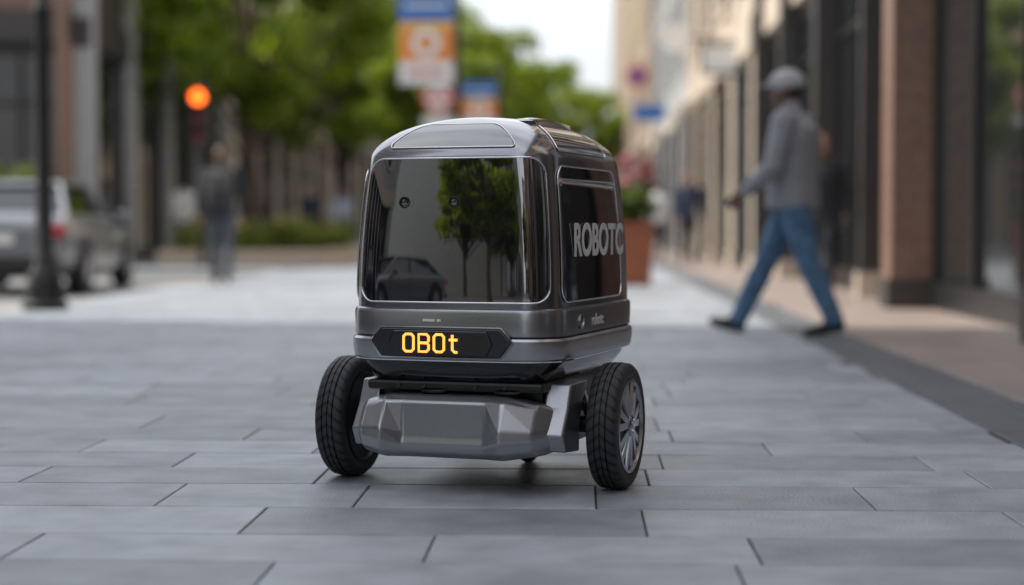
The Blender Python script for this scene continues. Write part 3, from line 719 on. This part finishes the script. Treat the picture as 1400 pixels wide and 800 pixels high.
lathe('side_sensor_ring',[(.02,0),(.02,.004),(.014,.005),(.013,.001)],M['gun'],rb,28,axis='X',loc=(.290,-.19,.438))
lathe('side_sensor_lens',[(.013,0),(.011,.002),(.004,.004)],M['rglass'],rb,24,axis='X',loc=(.290,-.19,.438))
# chassis
box_obj('chassis',(-.225,.225,-.30,.33,.095,.29),M['plas'],rb,.02)
box_obj('chassis_shelf',(-.24,.24,-.36,.0,.262,.288),M['plas'],rb,.008)
for xx in (-.15,-.08,.06,.14): lathe('bolt',[(.006,.0),(.006,-.006),(.003,-.007)],M['plasg'],rb,10,axis='Y',loc=(xx,-.361,.275))
for xx in (-.1,.1): tube('cable',[(xx,-.33,.27),(xx+.02,-.365,.262),(xx+.07,-.365,.262),(xx+.09,-.33,.27)],.005,M['plas'],rb)
# faceted bumper
sec={'c':[(-.33,.256),(-.372,.254),(-.392,.236),(-.398,.150),(-.404,.126),(-.398,.108),(-.375,.092),(-.31,.088)],
     's':[(-.33,.256),(-.376,.253),(-.398,.238),(-.436,.172),(-.438,.138),(-.426,.112),(-.395,.093),(-.31,.088)],
     'e':[(-.32,.238),(-.352,.235),(-.368,.218),(-.402,.168),(-.404,.144),(-.394,.122),(-.370,.104),(-.31,.100)],
     'w':[(-.27,.210),(-.285,.207),(-.292,.194),(-.312,.164),(-.314,.148),(-.308,.134),(-.295,.120),(-.27,.116)]}
stx=[(-.29,'w'),(-.24,'e'),(-.175,'s'),(-.125,'c'),(.095,'c'),(.145,'s'),(.225,'e'),(.275,'w')]
v=[];f=[];n=8
for x,k in stx: v+=[(x,a,b) for a,b in sec[k]]
for j in range(len(stx)-1):
    for i in range(n): f.append((j*n+i,j*n+(i+1)%n,(j+1)*n+(i+1)%n,(j+1)*n+i))
f.append(tuple(range(n))); f.append(tuple(range((len(stx)-1)*n,len(stx)*n))[::-1])
o=mesh_obj('bumper',v,f,M['bump'],rb); fixn(o)
b=o.modifiers.new('b','BEVEL'); b.width=.006; b.segments=4; b.limit_method='ANGLE'; b.angle_limit=R(8)
for s in (-1,1):
    pts=[(-.34,.115),(-.365,.16),(-.315,.225),(-.285,.285),(-.13,.285),(-.18,.24),(-.215,.17),(-.215,.105)]
    v=[(s*.228,a,b) for a,b in pts]+[(s*.29,a+.016,b-.004) for a,b in pts]; n=len(pts)
    f=[(i,(i+1)%n,n+(i+1)%n,n+i) for i in range(n)]+[tuple(range(n)),tuple(range(n,2*n))[::-1]]
    o=mesh_obj('side_arm',v,f,M['bump'],rb); fixn(o)
    b=o.modifiers.new('b','BEVEL'); b.width=.006; b.segments=3
def tyremat():
    m=nmat('robot_tyre_rubber',(.028,.028,.031),.6,var=.12,vscale=40)
    nt=m.node_tree; N=nt.nodes; L=nt.links; b=N['Principled BSDF']
    tc=N.new('ShaderNodeTexCoord'); sp=N.new('ShaderNodeSeparateXYZ'); L.new(tc.outputs['Object'],sp.inputs[0])
    def mth(op,a,b2=None):
        n=N.new('ShaderNodeMath'); n.operation=op
        for i,x in enumerate((a,b2)):
            if x is None: continue
            if hasattr(x,'is_linked'): L.new(x,n.inputs[i])
            else: n.inputs[i].default_value=x
        return n.outputs[0]
    ang=mth('ARCTAN2',sp.outputs['Y'],sp.outputs['Z']); ax=mth('ABSOLUTE',sp.outputs['X'])
    w=mth('SINE',mth('ADD',mth('MULTIPLY',ang,34.),mth('MULTIPLY',ax,150.)))
    g=mth('GREATER_THAN',w,.55); rim=mth('LESS_THAN',mth('ADD',mth('MULTIPLY',sp.outputs['Y'],sp.outputs['Y']),mth('MULTIPLY',sp.outputs['Z'],sp.outputs['Z'])),.155**2)
    gr=mth('MULTIPLY',g,mth('SUBTRACT',1.,rim)); h=mth('SUBTRACT',1.,gr)
    mixc=N.new('ShaderNodeMix'); mixc.data_type='RGBA'; L.new(gr,mixc.inputs[0]); mixc.inputs[6].default_value=(.034,.034,.037,1); mixc.inputs[7].default_value=(.006,.006,.007,1)
    L.new(mixc.outputs[2],b.inputs['Base Color'])
    bp=N.new('ShaderNodeBump'); bp.inputs['Strength'].default_value=1; bp.inputs['Distance'].default_value=.004
    L.new(h,bp.inputs['Height']); L.new(bp.outputs['Normal'],b.inputs['Normal']); return m
M['rtyre']=tyremat()
for s in (-1,1):
    wl=empty('wheel',(0,0,0)); wl.parent=rb; wl.location=(.372 if s>0 else -.382,-.14,.165); w=.041
    prof=[(.118,-w*.80),(.128,-w*.97),(.145,-w),(.156,-w*.92),(.1625,-w*.74),(.1642,-w*.42),(.1590,-w*.40),(.1590,-w*.32),(.1648,-w*.30),(.165,-w*.04),(.1600,-w*.03),(.1600,w*.03),(.165,w*.04),(.1648,w*.30),(.1590,w*.32),(.1590,w*.40),(.1642,w*.42),(.1625,w*.74),(.156,w*.92),(.145,w),(.128,w*.97),(.118,w*.80)]
    lathe('tyre',prof,M['rtyre'],wl,96,axis='X',sharp=40)
    sg=s
    lathe('rim',[(r,z*sg) for r,z in [(.124,.026),(.123,.040),(.117,.042),(.112,.030),(.100,.016)]],M['gun2'],wl,64,axis='X')
    lathe('rim_back',[(.112,-.004),(.112,.004)],M['plas'],wl,48,axis='X',loc=(sg*.014,0,0))
    lathe('hub',[(.03,.02*sg),(.028,.042*sg),(.02,.046*sg),(.004,.047*sg)],M['gun'],wl,28,axis='X')
    if s<0:
        lathe('inner_hub',[(.05,.0),(.045,.07),(.02,.1)],M['plas'],wl,28,axis='X'); lathe('inner_rim',[(.124,.026),(.123,.040),(.117,.042),(.112,.030),(.10,.016)],M['plas'],wl,64,axis='X')
    v=[];f=[]
    ns=7
    for k in range(ns):
        a=2*math.pi*k/ns+.2
        for da in (-.13,.13):
            n0=len(v); a1=a+da*.5; a2=a+da*1.6
            for rr,aa,hw,xx in ((.022,a1,.011,.041),(.117,a2,.015,.036)):
                c,sn=math.cos(aa),math.sin(aa)
                for tt,dx in ((-1,-.012),(-.7,0),(.7,0),(1,-.012)):
                    v.append((sg*(xx+dx),c*rr-sn*hw*tt,sn*rr+c*hw*tt))
            for i in range(3): f.append((n0+i,n0+i+1,n0+5+i,n0+4+i))
    mesh_obj('spokes',v,f,M['gun'],wl)
    for k in range(5):
        a=2*math.pi*k/5; lathe('wheel_nut',[(.004,0),(.004,.003*sg)],M['chrome'],wl,8,axis='X',loc=(sg*.045,.016*math.cos(a),.016*math.sin(a)))
    tube('axle',[(s*.366,-.14,.165),(s*.1,-.14,.165)],.022,M['plas'],rb)
    tube('suspension_arm',[(s*.31,-.14,.165),(s*.24,-.02,.24)],.014,M['gun'],rb); tube('suspension_arm_2',[(s*.31,-.14,.20),(s*.235,-.2,.25)],.012,M['plas'],rb)
lathe('caster_wheel',[(.03,-.018),(.055,-.016),(.06,-.008),(.06,.008),(.055,.016),(.03,.018)],M['rubber'],rb,32,axis='X',loc=(0,.26,.06))
box_obj('caster_fork',(-.03,.03,.20,.25,.06,.13),M['plas'],rb,.006)

# ------------------------------------------------------------------ light, sky, camera
w=bpy.data.worlds.new('World'); scene.world=w; w.use_nodes=True
N=w.node_tree.nodes; L=w.node_tree.links
sk=N.new('ShaderNodeTexSky'); sk.sky_type='NISHITA'; sk.sun_disc=False
el=R(44); az=R(-83)
sk.sun_elevation=el; sk.sun_rotation=az; sk.dust_density=3.; sk.air_density=1.
bg=N['Background']; bg.inputs['Strength'].default_value=.15
tc=N.new('ShaderNodeTexCoord'); nz=N.new('ShaderNodeTexNoise'); nz.inputs['Scale'].default_value=2.2; nz.inputs['Detail'].default_value=7
mp=N.new('ShaderNodeMapping'); mp.inputs['Scale'].default_value=(1,1,2.5); L.new(tc.outputs['Generated'],mp.inputs[0]); L.new(mp.outputs[0],nz.inputs['Vector'])
mr=N.new('ShaderNodeMapRange'); mr.inputs['From Min'].default_value=.35; mr.inputs['From Max'].default_value=.6; mr.inputs['To Min'].default_value=.5; mr.inputs['To Max'].default_value=.95
L.new(nz.outputs['Fac'],mr.inputs['Value'])
mx=N.new('ShaderNodeMix'); mx.data_type='RGBA'; L.new(mr.outputs[0],mx.inputs[0]); L.new(sk.outputs[0],mx.inputs[6]); mx.inputs[7].default_value=(9.2,9.6,10.2,1)
L.new(mx.outputs[2],bg.inputs['Color'])
sd=bpy.data.lights.new('sun','SUN'); sd.energy=5; sd.angle=R(.5); sd.color=(1,.93,.82)
so=bpy.data.objects.new('sun',sd); COL.objects.link(so)
dirv=Vector((math.sin(az)*math.cos(el),math.cos(az)*math.cos(el),math.sin(el)))
so.rotation_euler=(-dirv).to_track_quat('-Z','Y').to_euler(); so.location=dirv*30
cam=bpy.data.cameras.new('camera'); co=bpy.data.objects.new('camera',cam); COL.objects.link(co)
cam.lens=60; cam.sensor_width=36; cam.clip_end=3000; cam.clip_start=.05
co.location=(0,0,.68); co.rotation_euler=(R(90-2.16),0,R(2.21))
cam.dof.use_dof=True; cam.dof.focus_distance=4.4; cam.dof.aperture_fstop=1.2
scene.camera=co
scene.view_settings.view_transform='Standard'; scene.view_settings.look='None'; scene.view_settings.exposure=0
